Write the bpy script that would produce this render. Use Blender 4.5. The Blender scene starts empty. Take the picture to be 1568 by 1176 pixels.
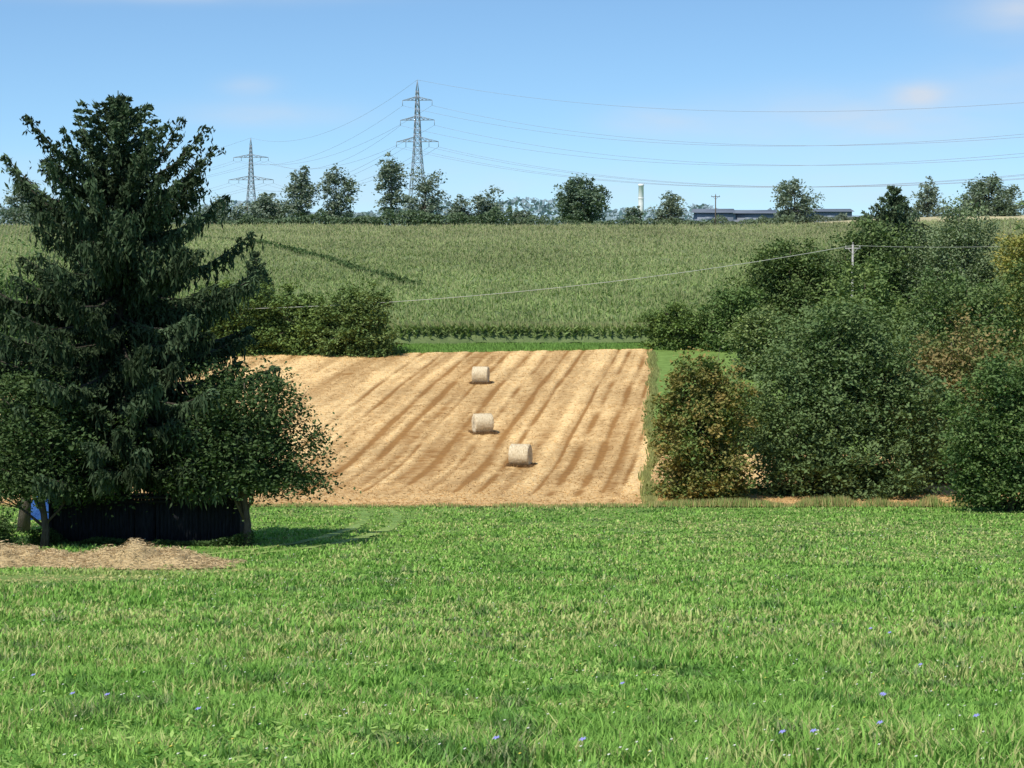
import bpy, math, numpy as np
from mathutils import Vector
rng = np.random.default_rng(7)
R = math.radians
scene = bpy.context.scene
scene.view_settings.view_transform = 'Standard'
scene.view_settings.look = 'None'
scene.view_settings.exposure = 0
root = scene.collection

# ------------------------------------------------------------------ terrain
PY = np.array([-60,-30,0,10,20,40,60,80,95,115,131,136,145,158,172,200,230,236,280,320,400,470,500,530,700,1000,1250,3000,12000],float)
PZ = np.array([6,3,-1.7,-3.3,-4.9,-7.7,-10.0,-12.0,-13.35,-15.1,-16.3,-16.6,-16.9,-16.9,-15.9,-14.1,-12.7,-12.55,-11.0,-9.2,-5.3,-2.6,-1.9,-1.9,-3.5,-8,-10,-12,-20],float)
_yy = np.arange(-60, 620, 1.0)
_zz = np.interp(_yy, PY, PZ)
k = np.exp(-0.5*(np.arange(-12,13)/4.0)**2); k /= k.sum()
_zs = np.convolve(np.pad(_zz, 12, mode='edge'), k, mode='valid')
def sstep(t):
    t = np.clip(t,0,1); return t*t*(3-2*t)
def _h(ix,iy,seed):
    v = np.sin(ix*127.1+iy*311.7+seed*74.7)*43758.5453
    return v-np.floor(v)
def vn(x,y,s,seed=0):
    x=np.asarray(x,float)/s; y=np.asarray(y,float)/s
    ix=np.floor(x); iy=np.floor(y); fx=x-ix; fy=y-iy
    fx=fx*fx*(3-2*fx); fy=fy*fy*(3-2*fy)
    return (_h(ix,iy,seed)*(1-fx)+_h(ix+1,iy,seed)*fx)*(1-fy)+(_h(ix,iy+1,seed)*(1-fx)+_h(ix+1,iy+1,seed)*fx)*fy
def H(x,y):
    x=np.asarray(x,float); y=np.asarray(y,float)
    z=np.where(y<600, np.interp(y,_yy,_zs), np.interp(y,PY,PZ))
    z=z+3.4*sstep((x-25)/90)*sstep((y-440)/90)*(1-sstep((y-650)/200))
    z=z+(vn(x,y,14,3)-.5)*0.25*sstep((y-20)/40)*(1-.8*sstep((y-122)/10)*(1-sstep((y-225)/15)))
    return z

# ------------------------------------------------------------------ helpers
def mesh_obj(name, V, faces, mats, col=None, midx=None, smooth=False, parent=None):
    me = bpy.data.meshes.new(name)
    V=np.asarray(V,np.float32)
    me.vertices.add(len(V)); me.vertices.foreach_set('co', V.ravel())
    tot=sum(f.size for f in faces); nf=sum(len(f) for f in faces)
    me.loops.add(tot); me.polygons.add(nf)
    me.loops.foreach_set('vertex_index', np.concatenate([f.ravel() for f in faces]).astype(np.int32))
    cnt=np.concatenate([np.full(len(f),f.shape[1]) for f in faces]).astype(np.int32)
    st=np.concatenate([[0],np.cumsum(cnt)[:-1]]).astype(np.int32)
    me.polygons.foreach_set('loop_start', st)
    me.polygons.foreach_set('loop_total', cnt)
    for m in mats: me.materials.append(m)
    if midx is not None:
        mi=np.concatenate([np.full(len(f),i) for f,i in zip(faces,midx)]).astype(np.int32)
        me.polygons.foreach_set('material_index', mi)
    if smooth: me.polygons.foreach_set('use_smooth', np.ones(nf,bool))
    me.update(calc_edges=True)
    if col is not None:
        a=me.color_attributes.new('Col','FLOAT_COLOR','POINT')
        c=np.ones((len(V),4),np.float32); c[:,:3]=col
        a.data.foreach_set('color', c.ravel())
    me.validate()
    ob=bpy.data.objects.new(name,me); root.objects.link(ob)
    if parent: ob.parent=parent
    return ob

class Geo:
    def __init__(s): s.V=[]; s.F=[]; s.M=[]; s.C=[]; s.n=0
    def add(s,V,faces,mi=0,col=(1,1,1)):
        V=np.asarray(V,float).reshape(-1,3)
        for f in faces:
            s.F.append(np.asarray(f,int)+s.n); s.M.append(mi)
        c=np.asarray(col,float)
        if c.ndim==1: c=np.tile(c,(len(V),1))
        s.C.append(c); s.V.append(V); s.n+=len(V)
    def build(s,name,mats,smooth=False,parent=None):
        return mesh_obj(name,np.concatenate(s.V),s.F,mats,np.concatenate(s.C),s.M,smooth,parent)

def tube(g,pts,rad,seg=7,mi=0,col=(1,1,1)):
    pts=np.asarray(pts,float); n=len(pts); rad=np.broadcast_to(rad,(n,))
    V=[]
    for i in range(n):
        d=pts[min(i+1,n-1)]-pts[max(i-1,0)]; d=d/(np.linalg.norm(d)+1e-9)
        a=np.array([1,0,0]) if abs(d[0])<.8 else np.array([0,1,0])
        u=np.cross(d,a); u/=np.linalg.norm(u); v=np.cross(d,u)
        for j in range(seg):
            t=2*math.pi*j/seg
            V.append(pts[i]+rad[i]*(math.cos(t)*u+math.sin(t)*v))
    F=[]
    for i in range(n-1):
        for j in range(seg):
            a=i*seg+j; b=i*seg+(j+1)%seg
            F.append([a,b,b+seg,a+seg])
    caps=[np.array([list(range(seg))[::-1]]),np.array([[ (n-1)*seg+j for j in range(seg)]])]
    g.add(V,[np.array(F)]+caps,mi,col)

def box(g,x0,x1,y0,y1,z0,z1,mi=0,col=(1,1,1)):
    V=[(x0,y0,z0),(x1,y0,z0),(x1,y1,z0),(x0,y1,z0),(x0,y0,z1),(x1,y0,z1),(x1,y1,z1),(x0,y1,z1)]
    g.add(V,[np.array([[0,3,2,1],[4,5,6,7],[0,1,5,4],[1,2,6,5],[2,3,7,6],[3,0,4,7]])],mi,col)

def unit(n):
    v=rng.normal(size=(n,3)); return v/np.linalg.norm(v,axis=1,keepdims=True)
def rhombs(g,C,A,B,col,mi=0):
    n=len(C)
    V=np.stack([C-A,C+B-A*.1,C+A,C-B-A*.1],1).reshape(-1,3)
    F=np.arange(n*4).reshape(n,4)
    g.add(V,[F],mi,np.repeat(col,4,axis=0))
def leaves(g,C,size,col,flat=.5,mi=0,aspect=.55):
    n=len(C)
    nrm=unit(n); nrm[:,2]=np.abs(nrm[:,2])+flat; nrm/=np.linalg.norm(nrm,axis=1,keepdims=True)
    t=np.cross(nrm,unit(n)); t/=np.linalg.norm(t,axis=1,keepdims=True)+1e-9
    b=np.cross(nrm,t)
    s=(size*(.6+.8*rng.random(n)))[:,None]*.5
    rhombs(g,C,t*s,b*s*aspect,col,mi)

# ------------------------------------------------------------------ materials
def newmat(name):
    m=bpy.data.materials.new(name); m.use_nodes=True
    nt=m.node_tree; nt.nodes.clear()
    out=nt.nodes.new('ShaderNodeOutputMaterial')
    return m,nt,out
def leafmat(name,trans=.3,tint=(1.15,1.25,.6)):
    m,nt,out=newmat(name); N=nt.nodes; L=nt.links
    at=N.new('ShaderNodeAttribute'); at.attribute_name='Col'
    d=N.new('ShaderNodeBsdfDiffuse'); t=N.new('ShaderNodeBsdfTranslucent')
    mx=N.new('ShaderNodeMixShader'); mx.inputs[0].default_value=trans
    mul=N.new('ShaderNodeMix'); mul.data_type='RGBA'; mul.blend_type='MULTIPLY'; mul.inputs[0].default_value=1
    mul.inputs[7].default_value=(*tint,1)
    L.new(at.outputs['Color'],d.inputs['Color']); L.new(at.outputs['Color'],mul.inputs[6])
    L.new(mul.outputs[2],t.inputs['Color'])
    L.new(d.outputs[0],mx.inputs[1]); L.new(t.outputs[0],mx.inputs[2])
    L.new(mx.outputs[0],out.inputs[0]); return m
def noisemat(name,c1,c2,scale,rough=.9,detail=6,stretch=(1,1,1),useattr=False,bump=0,bscale=None,metal=0):
    m,nt,out=newmat(name); N=nt.nodes; L=nt.links
    p=N.new('ShaderNodeBsdfPrincipled'); p.inputs['Roughness'].default_value=rough
    p.inputs['Metallic'].default_value=metal
    p.inputs['Specular IOR Level'].default_value=.15
    tc=N.new('ShaderNodeTexCoord'); mp=N.new('ShaderNodeMapping'); mp.inputs['Scale'].default_value=stretch
    nz=N.new('ShaderNodeTexNoise'); nz.inputs['Scale'].default_value=scale; nz.inputs['Detail'].default_value=detail
    nz.inputs['Roughness'].default_value=.65
    rp=N.new('ShaderNodeValToRGB'); rp.color_ramp.elements[0].position=.35; rp.color_ramp.elements[1].position=.65
    rp.color_ramp.elements[0].color=(*c1,1); rp.color_ramp.elements[1].color=(*c2,1)
    L.new(tc.outputs['Object'],mp.inputs[0]); L.new(mp.outputs[0],nz.inputs['Vector']); L.new(nz.outputs[0],rp.inputs[0])
    src=rp.outputs[0]
    if useattr:
        at=N.new('ShaderNodeAttribute'); at.attribute_name='Col'
        mul=N.new('ShaderNodeMix'); mul.data_type='RGBA'; mul.blend_type='MULTIPLY'; mul.inputs[0].default_value=1
        L.new(src,mul.inputs[6]); L.new(at.outputs['Color'],mul.inputs[7]); src=mul.outputs[2]
    L.new(src,p.inputs['Base Color'])
    if bump:
        b=N.new('ShaderNodeBump'); b.inputs['Strength'].default_value=bump; b.inputs['Distance'].default_value=.1
        n2=N.new('ShaderNodeTexNoise'); n2.inputs['Scale'].default_value=bscale or scale*3; n2.inputs['Detail'].default_value=5
        L.new(mp.outputs[0],n2.inputs['Vector']); L.new(n2.outputs[0],b.inputs['Height']); L.new(b.outputs[0],p.inputs['Normal'])
    L.new(p.outputs[0],out.inputs[0]); return m

M_leaf=leafmat('leaf_foliage',.22)
M_needle=leafmat('spruce_needles',.10)
M_grass=leafmat('grass_blades',.30,tint=(1.1,1.1,.75))
M_corn=leafmat('corn_leaves',.22)
M_straw=leafmat('straw_strands',.12,tint=(1,1,1))
M_bark=noisemat('bark',(.08,.065,.05),(.16,.135,.11),6,stretch=(3,3,.6),bump=.6)
M_barkdark=noisemat('spruce_bark',(.045,.038,.03),(.10,.085,.07),6,stretch=(3,3,.6),bump=.6)
M_barkpale=noisemat('bark_pale',(.12,.11,.095),(.34,.32,.29),5,stretch=(2,2,.8),bump=.5)
M_ground=noisemat('meadow_soil',(.12,.19,.04),(.19,.29,.07),1.2,useattr=True,bump=.5,bscale=8)
M_stub=noisemat('stubble_soil',(.76,.75,.73),(1.10,1.10,1.10),2.4,detail=10,useattr=True,bump=.8,bscale=9)
M_canopy=noisemat('corn_understory',(.105,.15,.06),(.165,.215,.085),1.3,useattr=True,bump=1,bscale=4)
M_steel=noisemat('galvanised_steel',(.23,.26,.30),(.31,.35,.39),2,rough=.6,metal=.1)
M_wire=noisemat('wire_aluminium',(.27,.30,.35),(.35,.38,.43),2,rough=.6)
M_wireW=noisemat('wire_light',(.40,.41,.36),(.50,.51,.45),2,rough=.6)
M_wood=noisemat('dark_stained_planks',(.010,.012,.015),(.028,.030,.036),4,stretch=(4,4,.6),bump=.5,rough=.8)
M_roofd=noisemat('dark_roofing_felt',(.02,.022,.025),(.05,.05,.05),3,bump=.4)
M_concrete=noisemat('concrete',(.30,.29,.27),(.42,.41,.38),3,bump=.2)
M_white=noisemat('white_render',(.74,.74,.74),(.84,.84,.82),.5)
M_whroof=noisemat('warehouse_roof',(.13,.155,.19),(.17,.195,.23),.15,rough=.8)  # roof, wall and glass tones lightened to paint in distance haze
M_whwall=noisemat('warehouse_wall',(.18,.21,.25),(.23,.26,.31),.2)
M_glass=noisemat('window_glass',(.16,.19,.24),(.20,.24,.29),.3,rough=.4)
M_tarp=noisemat('blue_tarpaulin',(.02,.07,.26),(.04,.12,.36),3,rough=.6,bump=.5)

# ------------------------------------------------------------------ ground sheet
TY=np.array([86,88,90,92,95,100,108,116,124,131.]); TX=np.array([-11.8,-10.4,-9.2,-8.2,-7.2,-6.5,-6.0,-5.9,-6.2,-6.9])
def trackx(y): return np.interp(y,TY,TX)
def trackmask(x,y):
    m=np.zeros_like(x)
    for o in (0,1.7):
        cx=trackx(y)-o
        m=np.maximum(m,np.exp(-((x-cx)/.34)**2)*(y>86))
    return m*(.45+.8*vn(x,y,1.2,57))
ys=np.concatenate([np.arange(-60,560,2.0),560*1.07**np.arange(0,46)])
xp=np.concatenate([np.arange(0,150,2.5),150*1.09**np.arange(0,50)]); xs=np.concatenate([-xp[:0:-1],xp])
X,Y=np.meshgrid(xs,ys); Z=H(X,Y)
V=np.stack([X,Y,Z],-1).reshape(-1,3); nx=len(xs); ny=len(ys)
i=np.arange(ny-1)[:,None]*nx+np.arange(nx-1)[None,:]
F=np.stack([i,i+1,i+nx+1,i+nx],-1).reshape(-1,4)
col=np.ones((len(V),3))
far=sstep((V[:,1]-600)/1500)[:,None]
col=col*(1-far)+far*np.array([1.3,1.2,2.6])  # aerial haze painted as a blue tint growing with distance
mesh_obj('ground',V,[F],[M_ground],col,smooth=True)

def sheet(name,x0f,x1f,y0f,y1f,nu,nv,mat,colf,off):
    u=np.linspace(0,1,nu); v=np.linspace(0,1,nv); U,Vv=np.meshgrid(u,v)
    Yc=y0f(U)+(y1f(U)-y0f(U))*Vv
    Xc=x0f(Yc)+(x1f(Yc)-x0f(Yc))*U
    Zc=H(Xc,Yc)+off(Xc,Yc)
    P=np.stack([Xc,Yc,Zc],-1).reshape(-1,3)
    i=np.arange(nv-1)[:,None]*nu+np.arange(nu-1)[None,:]
    F=np.stack([i,i+1,i+nu+1,i+nu],-1).reshape(-1,4)
    return P,F,colf(P[:,0],P[:,1])

g=Geo()
for o in (0,1.7):
    P,F,c=sheet('t',lambda y:trackx(y)-o-.20-.14*vn(y,0*y,1.1,56),lambda y:trackx(y)-o+.16+.18*vn(y,0*y,.9,58),lambda u:87+0*u,lambda u:128+0*u,6,220,None,
      lambda x,y:(np.array([.27,.37,.10])*sstep((118-y)/14)[:,None]+np.array([.19,.31,.075])*(1-sstep((118-y)/14))[:,None])*(.75+.5*vn(x,y,.6,55))[:,None],
      lambda x,y:.05-.045*sstep((y-108)/14))
    g.add(P,[F],0,c)
g.build('wheel_track',[M_stub],True)

# ------------------------------------------------------------------ stubble field
def stripe(x,y):
    w=x-0.108*(y-131)
    w=w+.10*(vn(x*.2,y,9,11)-.5)
    br=vn(w*1.3,y,4.5,27)
    a=vn(w,y*0.012,.95,21)*.75+vn(w,y*.06,.38,22)*.35+vn(x,y,.5,29)*.30
    a=(a-.52)*1.8
    dk=np.zeros_like(a)
    for c,s in ((1.2,.26),(2.9,.24),(-6.6,.28),(-8.4,.24),(5.4,.2),(-12.6,.26),(-14.3,.24),(-3.4,.2),(-4.9,.18),(-19,.24),(-10.6,.18),(.1,.12),(4.3,.14),(-17,.2),(7.4,.15)):
        dk=np.maximum(dk,np.exp(-((w-c)/s)**2)*(.15+1.3*vn(w*.1,y,5,int(40+c))))
    a=a*(.6+.8*br)-dk*1.25
    hd=vn(x*.10,y,.9,31)*.5+vn(x*.3,y,.45,32)*.5+(vn(x,y,.5,33)-.5)*.5
    m=sstep((y-138-3*vn(x,0*x,4,5))/4)
    return np.clip((a+.28)*m+(hd*.75+.08)*(1-m),-.4,1)
dark=np.array([.47,.285,.115]); light=np.array([.82,.575,.275])
def stubcol(x,y):
    a=stripe(x,y)[:,None]
    c=dark*(1-a)+light*a
    return c*(.88+.24*vn(x,y,5,8))[:,None]
xr=lambda y: 7.7+0.065*(y-135)+.5*vn(y,0,5,77)
gS=Geo()
P,F,c=sheet('s',lambda y:-62+0*y,xr,lambda u:131.3+0*u,lambda u:218+12*u,700,360,M_stub,stubcol,lambda x,y:.06+.06*stripe(x,y))
gS.add(P,[F],0,c)
P,F,c=sheet('s',xr,lambda y:46+0*y,lambda u:131.3+0*u,lambda u:163+0*u,130,120,M_stub,stubcol,lambda x,y:.06+.06*stripe(x,y))
P[:,2]-=.004
gS.add(P,[F],0,c)
gS.build('stubble_field',[M_stub],True)
n=190000
y=131.5+ (rng.random(n)**1.15)*98; x=-34+rng.random(n)*74
ok=((x<xr(y))&(y<218+12*(x+62)/80))|(y<163)
a=stripe(x,y); ok&=rng.random(n)<.12+.8*a
x=x[ok];y=y[ok];n=len(x);a=a[ok]
C=np.stack([x,y,H(x,y)+.08+.07*rng.random(n)],1)
d=unit(n); d[:,2]=np.abs(d[:,2])*.6; L=(.11+.12*rng.random(n))[:,None]
b=np.cross(d,unit(n)); b/=np.linalg.norm(b,axis=1,keepdims=True)
g=Geo(); cc=(dark*.9*(1-a[:,None])+light*1.05*a[:,None])*(.7+.5*rng.random((n,1)))
rhombs(g,C,d*L,b*.022,cc); g.build('stubble_straw',[M_straw])

# ------------------------------------------------------------------ meadow grass
def drymask(x,y):
    e=np.exp(-(((x+15.0)/3.6)**2+((y-73.5)/1.8)**2)*1.0)+.8*np.exp(-(((x+11)/3)**2+((y-78)/1.2)**2))
    return np.clip(e*1.7*(.5+vn(x,y,.9,51)),0,1)
def blades(y0,y1,dens,hmin,hmax,w):
    area=(y1-y0)*( .25*(y0+y1)+5)
    n=int(area*dens)
    y=y0+(y1-y0)*rng.random(n); x=(rng.random(n)-.5)*2*(.25*y+2.5)
    keep=rng.random(n)<.35+.95*vn(x,y,.35,61)
    x=x[keep];y=y[keep];n=len(x)
    h=(hmin+(hmax-hmin)*rng.random(n))*(.5+1.0*vn(x,y,.5,62))*(.55+.9*vn(x,y,3.0,63))
    tm=trackmask(x,y); dm=drymask(x,y)
    h*=(1-.7*tm)*(1-.7*dm)
    base=np.stack([x,y,H(x,y)-.01],1)
    az=rng.random(n)*2*math.pi
    dr=np.stack([np.cos(az),np.sin(az),0*az],1); sd=np.stack([-np.sin(az),np.cos(az),0*az],1)
    lean=(.15+.85*rng.random(n)**1.3)[:,None]*h[:,None]
    up=np.array([0,0,1.])
    ww=(w*(.5+1.0*rng.random(n)))[:,None]*.5
    mid=base+dr*lean*.35+up*h[:,None]*.6
    tip=base+dr*lean+up*h[:,None]*(1-.25*rng.random((n,1)))
    V=np.stack([base-sd*ww*.7,base+sd*ww*.7,mid+sd*ww,mid-sd*ww,tip],1).reshape(-1,3)
    b=np.arange(n)*5
    Q=np.stack([b,b+1,b+2,b+3],1); T=np.stack([b+3,b+2,b+4],1)
    pn=vn(x,y,1.9,64); pf=vn(x*.45,y,8,65)
    c1=np.array([.155,.320,.060]); c2=np.array([.290,.480,.110]); c3=np.array([.45,.48,.19])
    t=np.clip(.75*pn+.65*pf-.15+(rng.random(n)-.5)*.5,0,1)[:,None]
    c=c1*(1-t)+c2*t
    y3=(rng.random(n)<.07+.32*(vn(x,y,1.1,66)>.66)+.75*np.clip(vn(x*.35,y,5,68)-.42,0,1))[:,None]
    c=np.where(y3,c3,c)
    wd=((vn(x,y,.7,67)>.74))[:,None]; c=np.where(wd,c*np.array([.62,.67,.8]),c)
    c=c*(.65+.7*rng.random((n,1)))
    c=c*(1-.6*tm[:,None])+.6*tm[:,None]*np.array([.46,.50,.18])
    dd=np.clip(dm,0,1)[:,None]; c=c*(1-dd)+dd*np.array([.58,.50,.23])
    return V,Q,T,np.repeat(c,5,axis=0)
g=Geo()
for a in ((17,30,720,.10,.26,.017),(30,45,370,.10,.24,.024),(45,70,150,.09,.21,.038),(70,100,65,.08,.17,.055),(100,131.8,40,.07,.14,.075)):
    V,Q,T,c=blades(*a); g.add(V,[Q,T],0,c)
g.build('meadow_grass',[M_grass])

g=Geo()
n=1000; y=19+75*rng.random(n)**1.5; x=(rng.random(n)-.5)*.5*y
s=vn(x,y,3,71)>.5; x=x[s];y=y[s]
for xx,yy in zip(x,y):
    m=18; az=rng.random(m)*6.28; r=.03+.12*rng.random(m)
    C=np.stack([xx+np.cos(az)*r,yy+np.sin(az)*r,H(xx,yy)+.08+.14*rng.random(m)],1)
    cc=(np.array([.13,.27,.055]) if rng.random()<.6 else np.array([.32,.46,.13]))*(.7+.6*rng.random((m,1)))
    leaves(g,C,.10,cc,flat=1.0,aspect=.35)
g.build('meadow_weeds',[M_grass])
g=Geo()
fl=[(3.55,22,'b'),(-5.2,27,'b'),(-.14,20.2,'b'),(.62,20.0,'b'),(2.42,20.4,'b'),(4.6,22.6,'b'),(-4.7,26.5,'b'),(4.3,26.5,'b'),(4.35,26.7,'b'),(2.75,20.8,'b'),(6.9,44,'b'),(7.1,43,'b'),(-3.3,24,'b'),(-6.5,31,'b'),(5.9,33,'b'),(1.4,29,'b')]
for _ in range(560):
    yy=19+90*rng.random()**1.3; fl.append(((rng.random()-.5)*.48*yy,yy,'w' if rng.random()<.8 else 'y'))
for xx,yy,t in fl:
    cc={'b':(.36,.36,.80),'w':(.75,.75,.70),'y':(.7,.6,.12)}[t]; s={'b':.034,'w':.015,'y':.015}[t]*(1+max(0,yy-30)/80)
    z=float(H(xx,yy)); hz=(.32 if t=='b' else .22)+.06*rng.random()
    tube(g,[(xx,yy,z),(xx+.01,yy,z+hz)],[.003,.002],4,0,(.1,.25,.05))
    for k2 in range(7):
        a=k2*.9
        C=np.array([[xx+math.cos(a)*s*.6,yy+math.sin(a)*s*.6,z+hz+.005]])
        A=np.array([[math.cos(a)*s*.6,math.sin(a)*s*.6,.5*s*math.sin(a+1)]]); B=np.array([[-math.sin(a),math.cos(a),0]])*s*.35
        rhombs(g,C,A,B,np.array([cc]))
g.build('meadow_flowers',[M_grass])

# verge
g=Geo()
n=9000; x=-34+rng.random(n)*80; y=130.9+1.2*rng.random(n)
h=.10+.25*rng.random(n)*vn(x,0*x,2,81)+.5*(sstep((x-7)/3))*vn(x,0*x,1,82)
C=np.stack([x,y,H(x,y)+h*.5],1); d=unit(n)*.35; d[:,2]=1; A=d*h[:,None]*.6
B=np.stack([np.ones(n),0*h,0*h],1)*.03
mixc=rng.random((n,1)); cc=(np.array([.23,.36,.10])*mixc+np.array([.48,.37,.18])*(1-mixc))*(.7+.5*rng.random((n,1)))
rhombs(g,C,A,B,cc)
n=14000; x=-34+rng.random(n)*75; e0=np.clip(218+12*(x+62)/80,0,231)
y=e0+.2+(235.2-e0-.3)*rng.random(n)
C=np.stack([x,y,H(x,y)+.1],1); d=unit(n)*.5; d[:,2]=1
cc=np.array([.18,.31,.075])*(.7+.6*rng.random((n,1)))
rhombs(g,C,d*.22,B[:1]*2+0*C,cc)
n=3000; t=rng.random(n); y=133+92*t; x=xr(y)+.2*rng.normal(size=n)
h=.2+.8*vn(y,0*y,3,83)*rng.random(n)
C=np.stack([x,y,H(x,y)+h*.5],1); d=unit(n)*.35; d[:,2]=1
rhombs(g,C,d*h[:,None]*.55,B[:1]*1.5+0*C,np.array([.32,.34,.13])*(.6+.7*rng.random((n,1))))
g.build('field_verge',[M_grass])

# ------------------------------------------------------------------ corn field
GTY=np.array([300,305,340,372,400,420.]); GTX=np.array([-12,-13,-24,-33,-44,-56.])
def gap(x,y):
    cx=np.interp(y,GTY,GTX)+1.2*(vn(y,0*y,9,91)-.5)
    return np.exp(-((x-cx)/1.1)**2)*(y>303)*(y<425)
def ccol(x,y):
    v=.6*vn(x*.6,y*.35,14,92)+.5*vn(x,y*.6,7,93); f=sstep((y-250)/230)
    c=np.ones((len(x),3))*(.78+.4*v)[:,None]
    c*=1+f[:,None]*np.array([.20,.05,.28])  # haze put into the colour: corn turns paler and bluer farther off
    c*=1-.4*gap(x,y)[:,None]
    return c
g=Geo()
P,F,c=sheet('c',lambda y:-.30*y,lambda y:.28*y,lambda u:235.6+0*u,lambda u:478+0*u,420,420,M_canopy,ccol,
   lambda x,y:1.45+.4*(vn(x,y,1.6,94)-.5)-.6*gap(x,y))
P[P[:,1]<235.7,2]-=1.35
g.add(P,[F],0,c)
n=80000; u=rng.random(n); y=236+242*u**.95; x=(rng.random(n)*.56-.29)*y
y[:9000]=235.6+2.5*rng.random(9000); x[:9000]=(rng.random(9000)*.56-.29)*236
w=x*.98+y*.2; row=np.round(w/.75)*.75; x=x+(row-w)*.8
gp=gap(x,y); ok=rng.random(n)>gp*1.1; x=x[ok];y=y[ok];n=len(x)
z=H(x,y); hh=1.75+.25*rng.random(n)+.3*(vn(x,y,8,95)-.5)
base=ccol(x,y)
for kx in range(5):
    az=rng.random(n)*6.28; el=.25+.8*rng.random(n)
    if kx==4: el=1.4+0*el
    d=np.stack([np.cos(az)*np.cos(el),np.sin(az)*np.cos(el),np.sin(el)],1)
    L=(.34+.18*rng.random(n))
    C=np.stack([x,y,z+hh-.2-.3*rng.random(n)*(kx<4)],1)+d*L[:,None]*.5
    if kx in(0,1): C[:9000,2]-=.7*rng.random(min(9000,n))
    sd=np.cross(d,unit(n)); sd/=np.linalg.norm(sd,axis=1,keepdims=True)
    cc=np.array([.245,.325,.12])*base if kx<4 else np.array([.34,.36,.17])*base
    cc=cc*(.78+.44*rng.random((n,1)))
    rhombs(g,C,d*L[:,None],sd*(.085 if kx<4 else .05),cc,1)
g.build('corn_field',[M_canopy,M_corn])
g=Geo()
n=3600; t=rng.random(n); y=303+120*t
x=np.interp(y,GTY,GTX)+rng.normal(size=n)*.35
C=np.stack([x,y,H(x,y)+1.3+(.55+.6*vn(x,y,2.5,96))*rng.random(n)],1)
leaves(g,C,.45,np.array([.09,.14,.055])*(.6+.8*rng.random((n,1))),flat=.2)
g.build('track_weeds',[M_leaf])
def flat(name,xa,xb,ya,yb,c,off=.12):
    P,F,cc=sheet(name,lambda y:xa+0*y,lambda y:xb+0*y,lambda u:ya+0*u,lambda u:yb+0*u,60,40,None,lambda x,y:np.array(c)*(.8+.4*vn(x,y*.4,9,97))[:,None],lambda x,y:off+0*x)
    mesh_obj(name,P,[F],[M_stub],cc,smooth=True)
flat('wheat_field',30,200,480,640,(.52,.46,.27))
flat('pasture_field',-210,-108,345,479,(.47,.44,.25))

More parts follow.
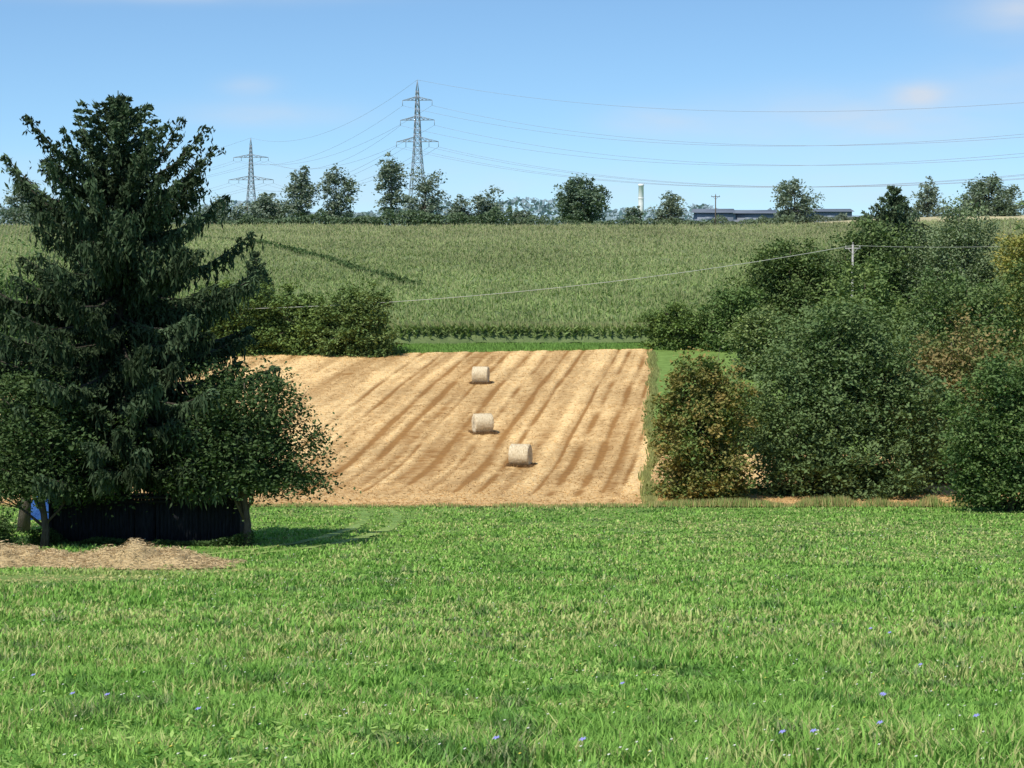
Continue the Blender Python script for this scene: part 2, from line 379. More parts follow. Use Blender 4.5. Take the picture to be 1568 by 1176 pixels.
# ------------------------------------------------------------------ trees
def broadleaf(name,x,y,h,w,depth=None,base=.12,nclump=240,per=55,leaf=.2,col=(.06,.11,.03),col2=None,
              nlobe=16,trunk=.2,bark=None,cr=None,lean=0,shape=1.0,droop=0,limbs=8,skirt=.55,lr0=.40,jag=.18,gain=1.3):
    g=Geo(); z0=float(H(x,y)); depth=depth or w
    O=np.array([x,y,z0-.1])
    zlo=h*base; zr=h-zlo
    u=(np.arange(nlobe)+rng.random(nlobe))/nlobe
    pr=(1-np.abs(2*u-1)**2.3)**(1/2.3); pr=np.where(u<.5,np.maximum(pr,skirt),pr)
    pr=pr*(1-(1-shape)*np.clip((u-.35)/.65,0,1))
    az=np.arange(nlobe)*2.399+rng.random(nlobe)*.9
    rad=pr*(.55+jag*rng.normal(size=nlobe))
    lrs=(lr0*(.6+.7*rng.random(nlobe)))*(.55+.45*pr)
    cx=x+lean*u
    lz=zlo+zr*((.03+.85*u) if skirt>.6 else (.10+.78*u))+jag*zr*.15*rng.normal(size=nlobe)*(u>.3)
    lc=np.stack([cx+np.cos(az)*rad*w*.5,y+np.sin(az)*rad*depth*.5,z0+lz],1)
    lr=np.stack([lrs*w*.5,lrs*depth*.5,lrs*min(w,zr)*.5],1)
    if skirt>.6:
        ns=6; a2=np.arange(ns)*1.047+rng.random(ns)*.6
        s2=np.stack([x+np.cos(a2)*skirt*.5*w*.5,y+np.sin(a2)*skirt*.5*depth*.5,np.full(ns,z0+zlo+zr*.09)],1)
        lc=np.vstack([lc,s2]); lr=np.vstack([lr,np.tile([[w*.15,depth*.15,zr*.09]],(ns,1))])
    cen=np.array([x+lean*.5,y,z0+zlo+zr*.45])
    lc=np.vstack([lc,cen[None]]); lr=np.vstack([lr,np.array([[w*.32,depth*.32,zr*.40]])])
    ws=lr[:,0]*lr[:,2]; ws=ws/ws.sum()
    li=rng.choice(len(lc),nclump,p=ws)
    d=unit(nclump); rr=.4+.65*rng.random((nclump,1))**.6
    rr+= (rng.random((nclump,1))<.07)*.35
    cc=lc[li]+d*lr[li]*rr
    cc[:,2]=np.maximum(cc[:,2],z0+zlo+.2)
    if cr is None: cr=.06*(w+h)*.5+.12
    csz=cr*(.5+1.0*rng.random(nclump))
    hue=rng.random(nclump)
    c1=np.array(col)*gain; c2=np.array(col2)*gain*.92 if col2 is not None else np.array(col)*gain*np.array([1.6,1.4,1.25])
    idx=np.repeat(np.arange(nclump),per); n=len(idx)
    off=rng.normal(size=(n,3))*np.array([.62,.62,.36])
    off[:,2]-=droop*np.abs(rng.normal(size=n))+.25*(off[:,0]**2+off[:,1]**2)
    C=cc[idx]+off*csz[idx][:,None]
    C[:,2]=np.maximum(C[:,2],z0+.1)
    t=np.clip(hue[idx]**1.4+(rng.random(n)-.5)*.3,0,1)[:,None]
    lcx=(c1*(1-t)+c2*t)*(.78+.44*rng.random((n,1)))
    leaves(g,C,leaf,lcx,flat=.45)
    tr=trunk
    tp=[O,O+[0.04*h*.3,0,h*.12],O+[lean*.4-.01*h,0,h*.3],O+[lean*.8,0.01*h,h*.55],O+[lean,0,h*.85]]
    tube(g,tp,[tr*1.35,tr,tr*.8,tr*.5,tr*.12],8,1)
    for kx in range(min(limbs,nlobe)):
        tt=.12+.4*rng.random(); s=O+np.array([lean*tt,0,h*tt])
        e=lc[(kx*nlobe)//max(1,limbs)]+rng.normal(size=3)*.2; m=(s+e)/2+[0,0,-.03*h]
        tube(g,[s,m,e],[tr*.45,tr*.3,tr*.08],5,1)
        for q in range(2):
            e2=e+unit(1)[0]*lr[kx]*.9
            tube(g,[m,(m+e2)/2+[0,0,.1],e2],[tr*.22,tr*.14,tr*.04],4,1)
    return g.build(name,[M_leaf,bark or M_bark])

def spruce(name,x,y,h,prof,whorl=.42,nb=7,lsc=1.0,col=(.056,.084,.044),low=1.2,trunk=.28,step=.33,hang=.85,uptip=1.0):
    g=Geo(); z0=float(H(x,y)); O=np.array([x,y,z0-.1])
    tube(g,[O,O+[0,0,h*.3],O+[.05,0,h*.6],O+[.03,0,h*.99]],[trunk*1.2,trunk*.85,trunk*.5,.03],8,1)
    hs=[p[0] for p in prof]; ls=[p[1] for p in prof]
    Cs=[];As=[];Co=[]
    zz=low
    c0=np.array(col)
    while zz<h-.15:
        rel=zz/h
        n=nb if rel<.8 else max(5,nb-2)
        a0=rng.random()*6.28
        wl=.80+.36*rng.random()
        for b in range(n):
            az=a0+b*2*math.pi/n+rng.normal()*.3
            L=np.interp(zz,hs,ls)*wl*(.62+.48*rng.random())
            if rng.random()<.12: L*=.6
            zb=zz+rng.normal()*.12
            up=np.interp(rel,[0,.45,.7,.85,1],[-.18,-.18,-.04,.28,.8])+rng.normal()*.05
            tipup=np.interp(rel,[0,.5,.8,1],[.08,.18,.42,.35])*uptip
            dx,dy=math.cos(az),math.sin(az)
            ts=np.linspace(0,1,7)
            pts=np.stack([x+dx*L*ts,y+dy*L*ts,z0+zb+up*L*ts+tipup*L*ts**3-.12*L*ts*(1-ts)*2],1)
            rb=max(.012,.011*L)
            tube(g,pts[::2],[rb*1.3,rb,rb*.6,rb*.2],4,1)
            k2=max(4,int(L/step*1.6)); tt=.10+.92*(np.arange(k2)+rng.random(k2)*.6)/k2
            bc=c0*(.65+.8*rng.random())
            for t in tt:
                t=min(t,1); p=np.array([np.interp(t,ts,pts[:,q]) for q in range(3)])
                sl=(.18+.58*(1-t)*min(1,L/4)+.12*rng.random())*lsc*min(1,.3+L/3)*(1 if rel<.75 else .75)
                for sgn in (-1,1):
                    ang=az+sgn*(.6+.35*rng.random())
                    dv=np.array([math.cos(ang),math.sin(ang),-.2-.3*rng.random()+(.3 if rel>.8 else 0)])
                    m=5
                    f=(np.arange(m)+.5)/m
                    c=p+dv*sl*f[:,None]; c[:,2]-=.18*sl*f**2
                    Cs.append(c+rng.normal(size=(m,3))*.04)
                    A=dv+rng.normal(size=(m,3))*.4; A/=np.linalg.norm(A,axis=1,keepdims=True)
                    As.append(A*(.10+.05*rng.random((m,1)))*lsc)
                    Co.append(np.tile(bc,(m,1)))
                m=7
                hl=hang*(.25+.75*rng.random(m)**1.5)*min(1,.25+L/4.5)*np.interp(rel,[0,.68,.8,.9,1],[1.,1,.5,.25,.15])*lsc
                hx=rng.normal(size=(m,2))*.20*lsc*min(1,L/2.5)
                for f in (.22,.55,.9):
                    c=np.stack([p[0]+hx[:,0],p[1]+hx[:,1],p[2]-hl*f],1)+rng.normal(size=(m,3))*.04
                    A=np.stack([rng.normal(size=m)*.06,rng.normal(size=m)*.06,-hl*.22-.04],1)
                    Cs.append(c);As.append(A);Co.append(np.tile(bc*.85,(m,1)))
                c=p+rng.normal(size=(5,3))*np.array([.06,.06,.04]); dv=np.array([dx,dy,up+tipup*2.5*t*t])
                Cs.append(c);As.append(np.tile(dv/np.linalg.norm(dv)*.17*lsc,(5,1)));Co.append(np.tile(bc*1.4,(5,1)))
        zz+=whorl*(.6+.8*rng.random())*(1 if rel<.8 else .8)
    C=np.concatenate(Cs);A=np.concatenate(As);co=np.concatenate(Co)
    B=np.cross(A,unit(len(A))); B/=np.linalg.norm(B,axis=1,keepdims=True)+1e-9
    co=co*(.65+.7*rng.random((len(C),1)))
    rhombs(g,C,A,B*(.036+.028*rng.random((len(C),1)))*lsc,co,0)
    tube(g,[O+[.03,0,h*.97],O+[.03,0,h+.3]],[.04,.02],4,0,c0)
    return g.build(name,[M_needle,M_barkdark])

# left group
spruce('spruce_tree',-16.3,96,18.6,[(0,6.8),(3,7.6),(6.5,6.6),(10,5.5),(12.5,4.6),(14.3,3.8),(15.6,2.9),(16.6,1.9),(17.6,.95),(18.6,.2)],low=3.3,nb=7,whorl=.44)
spruce('spruce_tree',-25.6,231,9.6,[(0,3.4),(5,2.6),(9.6,.25)],lsc=1.5,nb=6,whorl=.6,step=.5,col=(.07,.105,.055))
PL=dict(trunk=.15,cr=.6,nlobe=11,lr0=.48,jag=.22,gain=1.12,per=60,leaf=.17,base=.31)
broadleaf('plum_tree',-10.9,93.8,8.0,7.6,5.5,nclump=440,col=(.05,.086,.034),col2=(.095,.14,.055),skirt=.8,shape=.5,**PL)
broadleaf('plum_tree',-18.9,92.6,7.0,8.4,5.5,nclump=420,col=(.05,.086,.034),col2=(.095,.14,.055),skirt=.8,shape=.7,**PL)
broadleaf('ash_tree',-22.6,106,13.2,8.2,7,base=.22,nclump=320,per=55,leaf=.2,col=(.065,.115,.042),trunk=.25,cr=.75,nlobe=12)
broadleaf('elder_shrub',-20.8,90.8,1.6,3.2,2.2,base=.02,nclump=110,per=50,leaf=.13,col=(.045,.078,.03),trunk=.05,cr=.32,limbs=4)
HC=dict(skirt=.9,leaf=.32,base=.0,trunk=.15)
G1=(.088,.138,.045)
broadleaf('hazel_shrub',-14.9,224.5,7.0,8.6,7,nclump=360,per=50,col=G1,col2=(.17,.22,.08),cr=.65,**HC)
broadleaf('hazel_shrub',-20.4,226,6.4,9,7,nclump=360,per=50,col=G1,cr=.65,**HC)
broadleaf('hazel_shrub',-28,224.5,7.4,10,7,nclump=320,per=50,col=G1,cr=.75,**HC)
# orchard
broadleaf('apple_tree',11.2,137,9.6,7.4,6.6,base=.0,nclump=600,per=60,leaf=.24,col=(.09,.14,.042),col2=(.27,.20,.07),trunk=.2,cr=.58,shape=.8,skirt=.85,nlobe=15,jag=.14)
broadleaf('walnut_tree',19.9,140.5,12.3,13.0,10,base=.0,nclump=1200,per=60,leaf=.25,col=(.088,.135,.053),col2=(.14,.19,.08),trunk=.3,cr=.72,nlobe=24,lr0=.42,shape=.78,skirt=.8,jag=.16)
broadleaf('cherry_tree',28.2,148,11.0,10.6,7,base=.02,nclump=560,per=55,leaf=.25,col=(.11,.142,.05),col2=(.24,.175,.08),trunk=.22,cr=.75,skirt=.75,nlobe=14,jag=.2)
broadleaf('apple_tree',27.6,127,8.9,8.8,6.5,base=.04,nclump=640,per=60,leaf=.22,col=(.074,.122,.045),trunk=.17,cr=.6,skirt=.75,nlobe=14,jag=.2)
broadleaf('apple_tree',34.5,132,10,8,6.5,base=.03,nclump=300,per=55,leaf=.22,col=(.07,.125,.042),trunk=.2,cr=.6,skirt=.8)
broadleaf('cherry_tree',36,150,9.5,9,7,base=.03,nclump=300,per=55,leaf=.25,col=(.09,.14,.05),trunk=.2,cr=.7,skirt=.8)
# behind
broadleaf('hazel_shrub',16.6,231,4.9,7.4,5,nclump=220,per=45,col=G1,cr=.6,**HC)
broadleaf('hazel_shrub',21.8,229,6.8,7.4,5,nclump=240,per=45,col=(.078,.13,.047),cr=.65,**HC)
broadleaf('field_maple_tree',28.4,236,11.6,12.5,9,base=.0,nclump=560,per=50,leaf=.36,col=(.078,.12,.046),trunk=.3,cr=.95,nlobe=15,skirt=.85,jag=.2)
broadleaf('field_maple_tree',36.2,234,13.6,10.5,9,base=.0,nclump=500,per=50,leaf=.36,col=(.078,.12,.05),trunk=.3,cr=.95,nlobe=13,skirt=.85,jag=.2)
spruce('spruce_tree',40.0,243,15.8,[(0,5),(5,4.8),(10,3.9),(13,2.6),(15.6,.3)],lsc=1.8,nb=6,whorl=.6,step=.6,col=(.085,.122,.065))
broadleaf('weeping_birch_tree',44.8,232,16.0,13.4,9,base=.0,nclump=820,per=55,leaf=.3,col=(.135,.178,.095),col2=(.19,.24,.13),trunk=.3,cr=.85,nlobe=18,droop=.9,shape=.8,bark=M_barkpale,skirt=.85)
broadleaf('poplar_tree',50.6,227,14.2,7.6,7,base=.0,nclump=460,per=50,leaf=.33,col=(.16,.175,.05),col2=(.32,.28,.08),trunk=.3,cr=.8,skirt=.85)
broadleaf('field_maple_tree',58,238,16,11,8,base=.0,nclump=400,per=50,leaf=.34,col=(.08,.13,.045),trunk=.3,cr=.8,skirt=.85)
broadleaf('field_maple_tree',31.0,203,10.4,11,8,base=.0,nclump=440,per=50,leaf=.32,col=(.10,.15,.055),trunk=.25,cr=.9,skirt=.9,nlobe=12)
broadleaf('field_maple_tree',39.0,198,10.0,11,8,base=.0,nclump=440,per=50,leaf=.32,col=(.08,.125,.05),trunk=.25,cr=.9,skirt=.9,nlobe=12)
broadleaf('field_maple_tree',47,200,11.5,11,8,base=.0,nclump=400,per=50,leaf=.32,col=(.10,.14,.05),trunk=.25,cr=.9,skirt=.9,nlobe=12)
broadleaf('hazel_shrub',22.6,205,6.4,8,5,nclump=260,per=50,col=(.11,.155,.065),cr=.7,**HC)
broadleaf('hazel_shrub',27,176,6.2,9,5,nclump=260,per=50,col=(.10,.145,.055),cr=.7,**HC)
broadleaf('hazel_shrub',36,172,7,9,5,nclump=260,per=50,col=(.09,.135,.05),cr=.7,**HC)
broadleaf('hazel_shrub',16.4,165,5.0,6.0,4,nclump=200,per=50,col=(.10,.15,.055),cr=.55,**HC)
# skyline trees, aerial haze painted into their pale leaf colours
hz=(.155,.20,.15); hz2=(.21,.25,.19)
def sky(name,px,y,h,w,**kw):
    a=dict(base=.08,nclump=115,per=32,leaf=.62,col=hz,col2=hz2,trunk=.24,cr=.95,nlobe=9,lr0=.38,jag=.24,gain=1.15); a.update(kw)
    broadleaf(name,px,y,h,w,**a)
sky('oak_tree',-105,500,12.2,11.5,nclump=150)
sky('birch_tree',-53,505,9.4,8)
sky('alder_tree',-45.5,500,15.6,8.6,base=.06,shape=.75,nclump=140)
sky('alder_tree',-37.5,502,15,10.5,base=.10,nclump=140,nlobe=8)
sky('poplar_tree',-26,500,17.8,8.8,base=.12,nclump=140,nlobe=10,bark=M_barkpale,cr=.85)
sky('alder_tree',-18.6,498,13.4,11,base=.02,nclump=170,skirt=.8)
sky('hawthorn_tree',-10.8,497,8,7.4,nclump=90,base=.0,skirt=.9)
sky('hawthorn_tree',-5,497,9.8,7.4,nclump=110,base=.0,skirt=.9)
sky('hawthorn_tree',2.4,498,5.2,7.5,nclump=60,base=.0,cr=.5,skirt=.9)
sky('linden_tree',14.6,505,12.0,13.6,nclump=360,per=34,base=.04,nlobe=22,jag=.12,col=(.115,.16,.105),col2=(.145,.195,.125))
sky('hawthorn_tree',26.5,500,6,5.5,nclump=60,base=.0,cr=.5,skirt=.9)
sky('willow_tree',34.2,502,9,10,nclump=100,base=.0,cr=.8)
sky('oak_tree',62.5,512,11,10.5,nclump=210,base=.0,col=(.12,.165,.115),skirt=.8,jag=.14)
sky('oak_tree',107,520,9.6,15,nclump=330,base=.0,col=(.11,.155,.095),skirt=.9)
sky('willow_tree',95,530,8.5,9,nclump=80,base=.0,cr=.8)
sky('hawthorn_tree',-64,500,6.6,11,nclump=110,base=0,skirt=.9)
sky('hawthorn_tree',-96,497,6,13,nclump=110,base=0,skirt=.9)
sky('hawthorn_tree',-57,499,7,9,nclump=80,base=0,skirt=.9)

def massrow(name,x0,x1,y,hmin,hmax,n,leaf,col,dep=2,sc=4,zb=0,pw=1.3):
    g=Geo(); x=x0+(x1-x0)*rng.random(n); yy=y+rng.normal(size=n)*dep
    hh=hmin+(hmax-hmin)*np.clip(.65*vn(x,0*x,sc,101+int(y))+.45*vn(x,0*x,sc*.35,102)+.25*(vn(x,0*x,sc*4,103)-.5),0,1)**pw
    C=np.stack([x,yy,H(x,yy)+zb+hh*rng.random(n)**.7],1)
    leaves(g,C,leaf,np.array(col)*(.75+.5*rng.random((n,1))),flat=.2)
    g.build(name,[M_leaf])
massrow('hedge_row',-62,0,489,2.2,5.6,13000,.6,(.13,.18,.105),1.2,5)
massrow('hedge_row',-150,-60,494,2,6.5,9000,.7,(.15,.195,.14),1.5)
massrow('hedge_row',0,60,492,1.6,4.2,8000,.5,(.14,.185,.11),1.0)
massrow('hedge_row',60,140,560,.4,4.6,6000,.7,(.15,.185,.14),1.5,6)
massrow('distant_tree_row',-150,90,900,0,15,8000,2.0,(.21,.27,.27),10,26,pw=2.0)  # far rows: pale bluish leaf colour paints the haze
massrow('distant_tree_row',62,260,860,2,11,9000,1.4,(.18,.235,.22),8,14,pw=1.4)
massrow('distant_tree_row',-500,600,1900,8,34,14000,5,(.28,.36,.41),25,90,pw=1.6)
def hill(name,y,hgt,col,seed,x0,x1):
    xs=np.linspace(x0,x1,160); dz=np.linspace(-1,1,14); Xh,Dh=np.meshgrid(xs,dz)
    top=hgt*(.35+.65*vn(Xh,0*Xh,(x1-x0)/7,seed))+hgt*.06*vn(Xh,0*Xh,(x1-x0)/90,seed+1)
    Zh=-22+(top+22)*np.cos(Dh*math.pi/2)
    P=np.stack([Xh,y+Dh*500,Zh],-1).reshape(-1,3); nu=160
    i=np.arange(13)[:,None]*nu+np.arange(nu-1)[None,:]
    F=np.stack([i,i+1,i+nu+1,i+nu],-1).reshape(-1,4)
    mesh_obj(name,P,[F],[noisemat(name+'_cover',tuple(np.array(col)*.85),tuple(np.array(col)*1.1),.01)],smooth=True)  # hill cover colour has the blue distance haze painted in
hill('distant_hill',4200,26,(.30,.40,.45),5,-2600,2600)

# ------------------------------------------------------------------ hay bales
M_bale,nt,out=newmat('baled_straw'); N=nt.nodes; Lk=nt.links
p=N.new('ShaderNodeBsdfPrincipled'); p.inputs['Roughness'].default_value=.85; p.inputs['Specular IOR Level'].default_value=.1
tc=N.new('ShaderNodeTexCoord'); mp=N.new('ShaderNodeMapping'); mp.inputs['Scale'].default_value=(14,2.5,2.5)
nz=N.new('ShaderNodeTexNoise'); nz.inputs['Scale'].default_value=2.2; nz.inputs['Detail'].default_value=8
rp=N.new('ShaderNodeValToRGB'); rp.color_ramp.elements[0].position=.3; rp.color_ramp.elements[1].position=.7
rp.color_ramp.elements[0].color=(.48,.37,.22,1); rp.color_ramp.elements[1].color=(.82,.71,.50,1)
bm_=N.new('ShaderNodeBump'); bm_.inputs['Strength'].default_value=.9; bm_.inputs['Distance'].default_value=.05
Lk.new(tc.outputs['Object'],mp.inputs[0]); Lk.new(mp.outputs[0],nz.inputs['Vector']); Lk.new(nz.outputs[0],rp.inputs[0])
Lk.new(rp.outputs[0],p.inputs['Base Color']); Lk.new(nz.outputs[0],bm_.inputs['Height']); Lk.new(bm_.outputs[0],p.inputs['Normal']); Lk.new(p.outputs[0],out.inputs[0])
def bale(x,y,rot,rad=.76,ln=1.36):
    g=Geo(); seg=56
    us=[(-.5,0),(-.5,.25),(-.505,.5),(-.51,.75),(-.50,.93),(-.48,.985),(-.40,1.0),(-.25,1.01),(-.1,1.012),(0,1.0),(.1,1.012),(.25,1.01),(.40,1.0),(.48,.985),(.50,.93),(.51,.75),(.505,.5),(.5,.25),(.5,0)]
    Vb=[]
    for kx,(u,r) in enumerate(us):
        for j in range(seg):
            t=2*math.pi*j/seg
            rr=r*rad*(1+.018*math.sin(3*t+x)+.012*rng.normal()*(r>.3))
            zz=rr*math.cos(t)
            if zz<-rad*.93: zz=-rad*.93
            Vb.append((u*ln+.012*rng.normal()*(r<.95),rr*math.sin(t),zz))
    n=len(us); F=[]
    for a in range(n-1):
        for j in range(seg): F.append([a*seg+j,a*seg+(j+1)%seg,(a+1)*seg+(j+1)%seg,(a+1)*seg+j])
    g.add(Vb,[np.array(F)],0)
    m=1500; t=rng.random(m)*6.28; u=(rng.random(m)-.5)*ln
    C=np.stack([u,np.sin(t)*rad*1.01,np.cos(t)*rad*1.01],1); C[:,2]=np.maximum(C[:,2],-rad*.92)
    A=unit(m)*.07; B=unit(m)*.008
    rhombs(g,C,A,B,np.array([.64,.51,.32])*(.5+.8*rng.random((m,1))),1)
    m=1300; C=np.stack([(rng.random(m)-.5)*(ln+.5),(rng.random(m)-.5)*1.9,-rad*.93+.14*rng.random(m)],1)
    A=unit(m)*.14; B=unit(m)*.014
    rhombs(g,C,A,B,np.array([.24,.145,.07])*(.5+.7*rng.random((m,1))),1)  # strands at the foot coloured dark, painting the shade beneath the bale
    ob=g.build('hay_bale',[M_bale,M_straw],True)
    ob.location=(x,y,float(H(x,y))+.08+rad*.93); ob.rotation_euler=(0,0,rot)
bale(.58,158,R(-14)); bale(-2.2,172.5,R(14)); bale(-2.72,200.5,R(-8))

# ------------------------------------------------------------------ hay swath
g=Geo()
nu,nv=150,26
U,Vv=np.meshgrid(np.linspace(-22.5,-9.8,nu),np.linspace(-1,1,nv))
endf=sstep((-9.8-U)/2.2)
Yb=81.6+.5*np.sin(U*.6)+Vv*(1.5+.5*vn(U,0*U,2.3,111))
hb=.6*endf*(.35+.95*vn(U,0*U,1.7,112))*(np.cos(Vv*math.pi/2)**.8)*(.75+.6*vn(U,Yb,.35,113))
P=np.stack([U,Yb,H(U,Yb)+.03+hb],-1).reshape(-1,3)
i=np.arange(nv-1)[:,None]*nu+np.arange(nu-1)[None,:]
g.add(P,[np.stack([i,i+1,i+nu+1,i+nu],-1).reshape(-1,4)],0,np.array([.48,.36,.19])*(.7+.5*vn(P[:,0],P[:,1],.4,114))[:,None])
m=16000; ii=rng.integers(0,len(P),m); C=P[ii]+rng.normal(size=(m,3))*np.array([.12,.22,.03])+[0,0,.04]
A=unit(m)*.13; A[:,2]*=.4; B=unit(m)*.014
rhombs(g,C,A,B,np.array([.60,.46,.26])*(.5+.8*rng.random((m,1))),1)
g.build('dry_hay_swath',[M_stub,M_straw],True)

# ------------------------------------------------------------------ shed
E=bpy.data.objects.new('garden_shed',None); root.objects.link(E)
g=Geo(); x0,x1,y0,y1=-19.1,-11.25,94.6,97.6; zb=float(H(-15,94.6))-.25
xx=x0
while xx<x1-.05:
    wv=.135+.02*rng.random(); dy=.012*rng.random()
    if not(-15.6<xx<-14.7): box(g,xx,min(xx+wv,x1),y0+dy,y0+.03+dy,zb,zb+2.12+.03*rng.random())
    box(g,xx,min(xx+wv,x1),y1-dy,y1+.03-dy,zb,zb+1.85)
    xx+=wv+.008
yy=y0+.05
while yy<y1-.05:
    for xs_ in (x0,x1): box(g,xs_-.015,xs_+.015,yy,yy+.14,zb,zb+2.1-.25*(yy-y0)/3)
    yy+=.148
g.build('plank_walls',[M_wood],parent=E)
g=Geo()
for px_ in (x0+.08,-17,-15.7,-14.62,-13,x1-.08): box(g,px_-.06,px_+.06,y0-.07,y0-.01,zb,zb+2.16)
box(g,x0,x1,y0-.1,y0-.075,zb+1.98,zb+2.10)
g.build('posts_and_rail',[M_wood],parent=E)
g=Geo(); box(g,-15.56,-14.74,y0+.01,y0+.05,zb+.05,zb+2.0); box(g,-14.86,-14.82,y0-.03,y0+.01,zb+1,zb+1.12); g.build('door',[M_wood],parent=E)
g=Geo(); Vr=[(x0-.25,y0-.35,zb+2.19),(x1+.2,y0-.35,zb+2.19),(x1+.2,y1+.3,zb+1.93),(x0-.25,y1+.3,zb+1.93)]
Vr+= [(a,b,c+.07) for a,b,c in Vr]
g.add(Vr,[np.array([[0,3,2,1],[4,5,6,7],[0,1,5,4],[1,2,6,5],[2,3,7,6],[3,0,4,7]])]); g.build('roof',[M_roofd],parent=E)
g=Geo(); cy=118.0; cx=-24.0
nu=24; U,Vv=np.meshgrid(np.linspace(-1,1,nu),np.linspace(-1,1,nu))
hh=(np.clip(1-np.abs(U)**5,0,1)*np.clip(1-np.abs(Vv)**4,0,1))**.5*(1.3+.12*vn(U*9,Vv*9,3,121)-.15*np.abs(U))
P=np.stack([cx+U*.75,cy+Vv*.6,H(cx+U,cy+Vv)+.05+hh],-1).reshape(-1,3)
i=np.arange(nu-1)[:,None]*nu+np.arange(nu-1)[None,:]
g.add(P,[np.stack([i,i+1,i+nu+1,i+nu],-1).reshape(-1,4)]); g.build('tarpaulin_covered_stack',[M_tarp],True)
g=Geo(); m=11000; x=-19.8+9.2*rng.random(m); y=93.3+1.2*rng.random(m); h=(.1+.75*vn(x,0*x,.9,131)**1.8)*rng.random(m)
leaves(g,np.stack([x,y,H(x,y)+h],1),.14,np.array([.07,.12,.04])*(.5+.9*rng.random((m,1))),flat=.3,aspect=.35)
g.build('shed_weeds',[M_leaf])

# ------------------------------------------------------------------ pylons
def pylon(x,y,ztop,arms,bw,tw,r,yaw):
    g=Geo(); zg=float(H(x,y)); Ht=ztop-zg
    ca,sa=math.cos(yaw),math.sin(yaw)
    def T(p): return (x+p[0]*ca-p[1]*sa,y+p[0]*sa+p[1]*ca,zg+p[2])
    def st(a,b,rr=r): tube(g,[T(a),T(b)],rr,4)
    def w(z): 
        t=z/Ht
        return bw*(1-t/.55)+tw*(t/.55) if t<.55 else tw+(.25-tw)*((t-.55)/.45)
    lv=[0]; z=0
    while z<Ht*.93:
        z+=max(2.2,w(z)*1.9); lv.append(min(z,Ht*.93))
    for a,b in zip(lv[:-1],lv[1:]):
        wa,wb=w(a),w(b); ca4=[(-1,-1),(1,-1),(1,1),(-1,1)]
        for q in range(4):
            p,s=ca4[q],ca4[(q+1)%4]
            st((p[0]*wa,p[1]*wa,a),(p[0]*wb,p[1]*wb,b),r*1.3)
            st((p[0]*wa,p[1]*wa,a),(s[0]*wb,s[1]*wb,b),r*.8)
            st((s[0]*wa,s[1]*wa,a),(p[0]*wb,p[1]*wb,b),r*.8)
            st((p[0]*wb,p[1]*wb,b),(s[0]*wb,s[1]*wb,b),r*.8)
    for sx in (-1,1): 
        for sy in (-1,1): st((sx*w(Ht*.93),sy*w(Ht*.93),Ht*.93),(0,0,Ht),r)
    att=[T((0,0,Ht))]
    for dn,hw,dp in arms:
        z=Ht-dn; ww=w(z)
        for s in (-1,1):
            for sy in (-1,1):
                st((s*ww,sy*ww,z),(s*hw,0,z),r); st((s*ww,sy*ww,z+dp),(s*hw,0,z),r*.9)
                for f in (.3,.6):
                    xa=s*(ww+(hw-ww)*f); yv=sy*ww*(1-f)
                    st((xa,yv,z),(xa,yv,z+dp*(1-f)),r*.7)
                    st((xa,yv,z),(s*(ww+(hw-ww)*max(0,f-.3)),sy*ww*(1-max(0,f-.3)),z+dp*(1-max(0,f-.3))),r*.7)
            for f in ((1.0,.55) if hw>6 else (1.0,)):
                st((s*hw*f,0,z),(s*hw*f,0,z-1.8),r*.9); att.append(T((s*hw*f,0,z-1.8)))
    g.build('electricity_pylon',[M_steel]); return att
A1=pylon(-32.6,800,48.8,[(7.0,5.2,1.2),(13.8,6.0,1.3),(21.2,7.4,1.6)],3.6,1.25,.10,R(-10))
A2=pylon(-140.7,1250,45.2,[(10.5,9.5,1.6),(22.5,12.2,2.0)],4.0,1.4,.14,R(-5))
A3=pylon(160,480,30,[(4.0,5.2,1.6),(8,6.0,1.8),(12.5,7.4,2.2)],4.2,1.5,.1,R(-30))
g=Geo()
def wire(a,b,sag,r,gg=None,mi=0,n=28):
    a=np.array(a);b=np.array(b);t=np.linspace(0,1,n)[:,None]
    P=a*(1-t)+b*t; P[:,2]-=4*sag*(t[:,0]*(1-t[:,0])); tube(gg or g,P,r,4,mi)
for q in range(len(A1)): wire(A1[q],A3[q],11 if q else 9,.042)
for q in range(min(len(A1),len(A2))): wire(A1[q],A2[q],9,.05)
for q in range(len(A2)): wire(A2[q],(A2[q][0]-190,A2[q][1]+380,A2[q][2]-3),9,.055)
g.build('power_lines',[M_wire])

def pole(x,y,h,r,arm,mat):
    g=Geo(); z=float(H(x,y)); tube(g,[(x,y,z-.3),(x,y,z+h)],[r,r*.65],10)
    if arm:
        box(g,x-arm,x+arm,y-.06,y+.06,z+h-.45,z+h-.32)
        for s in (-1,0,1):
            zz=z+h-.32 if s else z+h
            tube(g,[(x+s*arm*.9,y,zz),(x+s*arm*.9,y,zz+.12),(x+s*arm*.9,y,zz+.22)],[.03,.06,.03],6)
        tube(g,[(x-arm*.6,y-.08,z+h-.4),(x,y-.08,z+h-1.0)],.025,4); tube(g,[(x+arm*.6,y-.08,z+h-.4),(x,y-.08,z+h-1.0)],.025,4)
    g.build('utility_pole',[mat]); return z+h
pole(42,478,8.0,.16,.9,M_bark)
za=pole(33.0,224.0,10.8,.15,.75,M_concrete)
zb2=pole(-44,224,4.4,.14,.6,M_bark)
g=Geo(); wire((33.0,224,za-.1),(-44,224,-8.5),1.9,.024,n=40)
wire((33.0,224,za-.1),(72,236,za+1.5),.8,.016)
g.build('overhead_wire',[M_wireW])

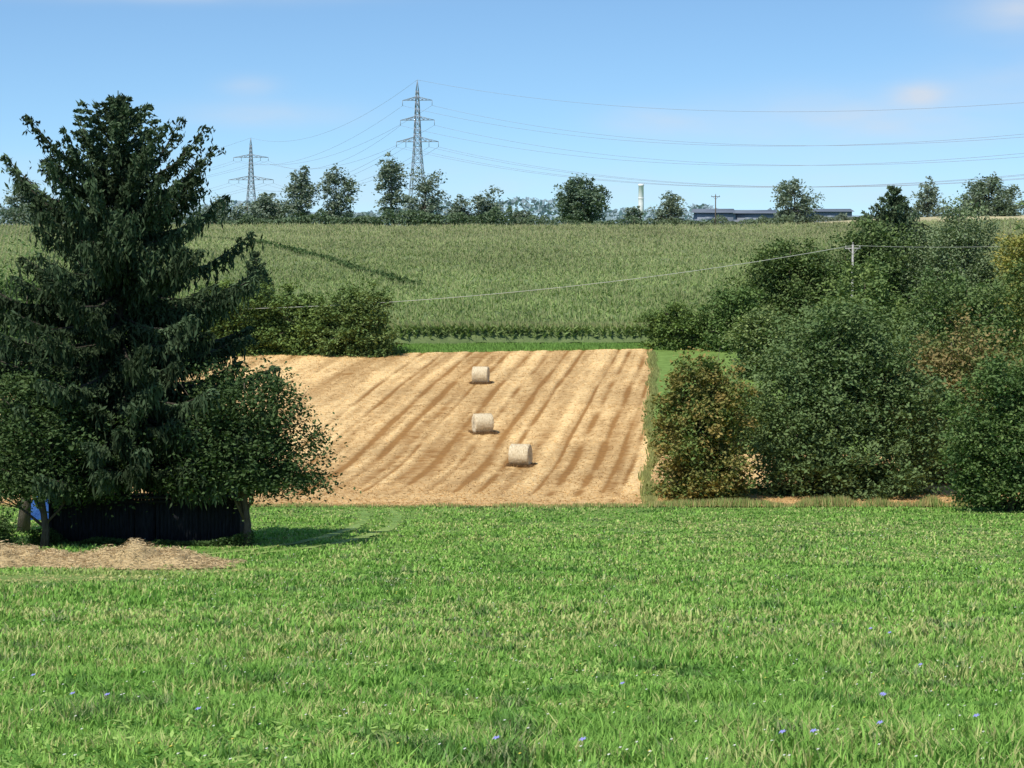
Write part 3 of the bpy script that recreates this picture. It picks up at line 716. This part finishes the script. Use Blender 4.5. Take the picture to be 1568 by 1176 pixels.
g=Geo(); x,y=55.7,1000; z=float(H(x,y))
tube(g,[(x,y,z),(x,y,8),(x,y,15.4),(x,y,15.5),(x,y,16.2),(x,y,16.4)],[1.4,1.2,1.12,1.28,1.28,1.0],16)
for zz in (4,10): tube(g,[(x,y,zz),(x,y,zz+.4)],1.3,16)
g.build('white_tower',[M_white],True)
def warehouse(x0,x1,y,w,ze,zr):
    E=bpy.data.objects.new('warehouse',None); root.objects.link(E); z=float(H(x0,y))-1
    g=Geo(); box(g,x0,x1,y,y+w,z,ze); g.build('walls',[M_whwall],parent=E)
    g=Geo(); ym=y+w/2
    Vr=[(x0-1,y-1,ze+.02),(x1+1,y-1,ze+.02),(x1+1,ym,zr),(x0-1,ym,zr),(x1+1,y+w+1,ze+.02),(x0-1,y+w+1,ze+.02)]
    g.add(Vr,[np.array([[0,1,2,3],[3,2,4,5]]),np.array([[0,3,5],[1,4,2]])]); g.build('roof',[M_whroof],parent=E)
    g=Geo(); xx=x0+3
    while xx<x1-5:
        box(g,xx,xx+3.2,y-.08,y+.1,ze-3.0,ze-1.5); xx+=5.5
    g.build('window_band',[M_glass],parent=E)
    g=Geo(); box(g,x0+4,x0+8,y-.12,y+.1,z,z+5); box(g,x1-9,x1-5,y-.12,y+.1,z,z+5); g.build('loading_doors',[M_whroof],parent=E)
warehouse(72,86,900,18,3.6,5.2); warehouse(89,104,915,18,3.4,4.8); warehouse(114,138,940,22,4.2,5.4)

# ------------------------------------------------------------------ light, world, camera
ts=Vector((-.42,-.60,1.05)).normalized()
sun=bpy.data.lights.new('sun','SUN'); sun.energy=4.8; sun.angle=R(.5); sun.color=(1,.94,.83)
so=bpy.data.objects.new('sun',sun); root.objects.link(so); so.rotation_euler=ts.to_track_quat('Z','Y').to_euler()
w=bpy.data.worlds.new('World'); scene.world=w; w.use_nodes=True; nt=w.node_tree; nt.nodes.clear(); N=nt.nodes; L=nt.links
out=N.new('ShaderNodeOutputWorld'); bg=N.new('ShaderNodeBackground'); bg.inputs['Strength'].default_value=.15
sk=N.new('ShaderNodeTexSky'); sk.sky_type='NISHITA'; sk.sun_disc=False
sk.sun_elevation=math.asin(ts.z); sk.sun_rotation=math.atan2(ts.x,ts.y); sk.air_density=1.0; sk.dust_density=.4; sk.ozone_density=2.0
tc=N.new('ShaderNodeTexCoord'); sp=N.new('ShaderNodeSeparateXYZ'); L.new(tc.outputs['Generated'],sp.inputs[0])
def math_(op,a,b=None,c=None):
    n=N.new('ShaderNodeMath'); n.operation=op
    for k2,v in enumerate((a,b,c)):
        if v is None: continue
        if isinstance(v,(int,float)): n.inputs[k2].default_value=v
        else: L.new(v,n.inputs[k2])
    return n.outputs[0]
zpos=math_('MAXIMUM',sp.outputs['Z'],0.0)
z2=math_('ADD',math_('MULTIPLY',zpos,1.7),.08)
cb=N.new('ShaderNodeCombineXYZ'); L.new(sp.outputs['X'],cb.inputs[0]); L.new(sp.outputs['Y'],cb.inputs[1]); L.new(z2,cb.inputs[2])
nm=N.new('ShaderNodeVectorMath'); nm.operation='NORMALIZE'; L.new(cb.outputs[0],nm.inputs[0]); L.new(nm.outputs[0],sk.inputs[0])
tn=N.new('ShaderNodeMix'); tn.data_type='RGBA'; tn.blend_type='MULTIPLY'; tn.inputs[0].default_value=1; L.new(sk.outputs[0],tn.inputs[6]); tn.inputs[7].default_value=(.82,1.01,1.10,1)
mp=N.new('ShaderNodeMapping'); mp.inputs['Scale'].default_value=(14,14,45); L.new(tc.outputs['Generated'],mp.inputs[0])
nz=N.new('ShaderNodeTexNoise'); nz.inputs['Scale'].default_value=1.6; nz.inputs['Detail'].default_value=6; L.new(mp.outputs[0],nz.inputs['Vector'])
nf=math_('MULTIPLY_ADD',nz.outputs[0],1.9,-.10)
nf=math_('MAXIMUM',nf,0.0)
tot=None
for cx,cz,wx,wz,s in ((.171,.0535,.0115,.0050,1.0),(.15,.043,.06,.012,.50),(.062,.043,.022,.006,.48),(-.105,.046,.035,.006,.40),(-.112,.058,.012,.004,.40),(.22,.088,.03,.012,.6),(-.15,.097,.07,.004,.6),(.24,.06,.05,.01,.40),(.0,.012,.35,.014,.35)):
    dx=math_('MULTIPLY',math_('SUBTRACT',sp.outputs['X'],cx),1/wx); dz=math_('MULTIPLY',math_('SUBTRACT',sp.outputs['Z'],cz),1/wz)
    e=math_('EXPONENT',math_('MULTIPLY',math_('ADD',math_('MULTIPLY',dx,dx),math_('MULTIPLY',dz,dz)),-1.0))
    e=math_('MULTIPLY',e,s); tot=e if tot is None else math_('ADD',tot,e)
cl=math_('MINIMUM',math_('MULTIPLY',tot,nf),.85)
cl=math_('MULTIPLY',cl,math_('GREATER_THAN',sp.outputs['Y'],0.0))
mx=N.new('ShaderNodeMix'); mx.data_type='RGBA'; L.new(cl,mx.inputs[0]); L.new(tn.outputs[2],mx.inputs[6]); mx.inputs[7].default_value=(4.5,4.9,5.5,1)
L.new(mx.outputs[2],bg.inputs['Color']); L.new(bg.outputs[0],out.inputs[0])

cam=bpy.data.cameras.new('camera'); cam.lens=81.2; cam.sensor_width=36; cam.clip_start=.5; cam.clip_end=30000
co=bpy.data.objects.new('camera',cam); root.objects.link(co); co.location=(0,0,0); co.rotation_euler=(R(90)-math.atan(248/3536),0,0)
scene.camera=co
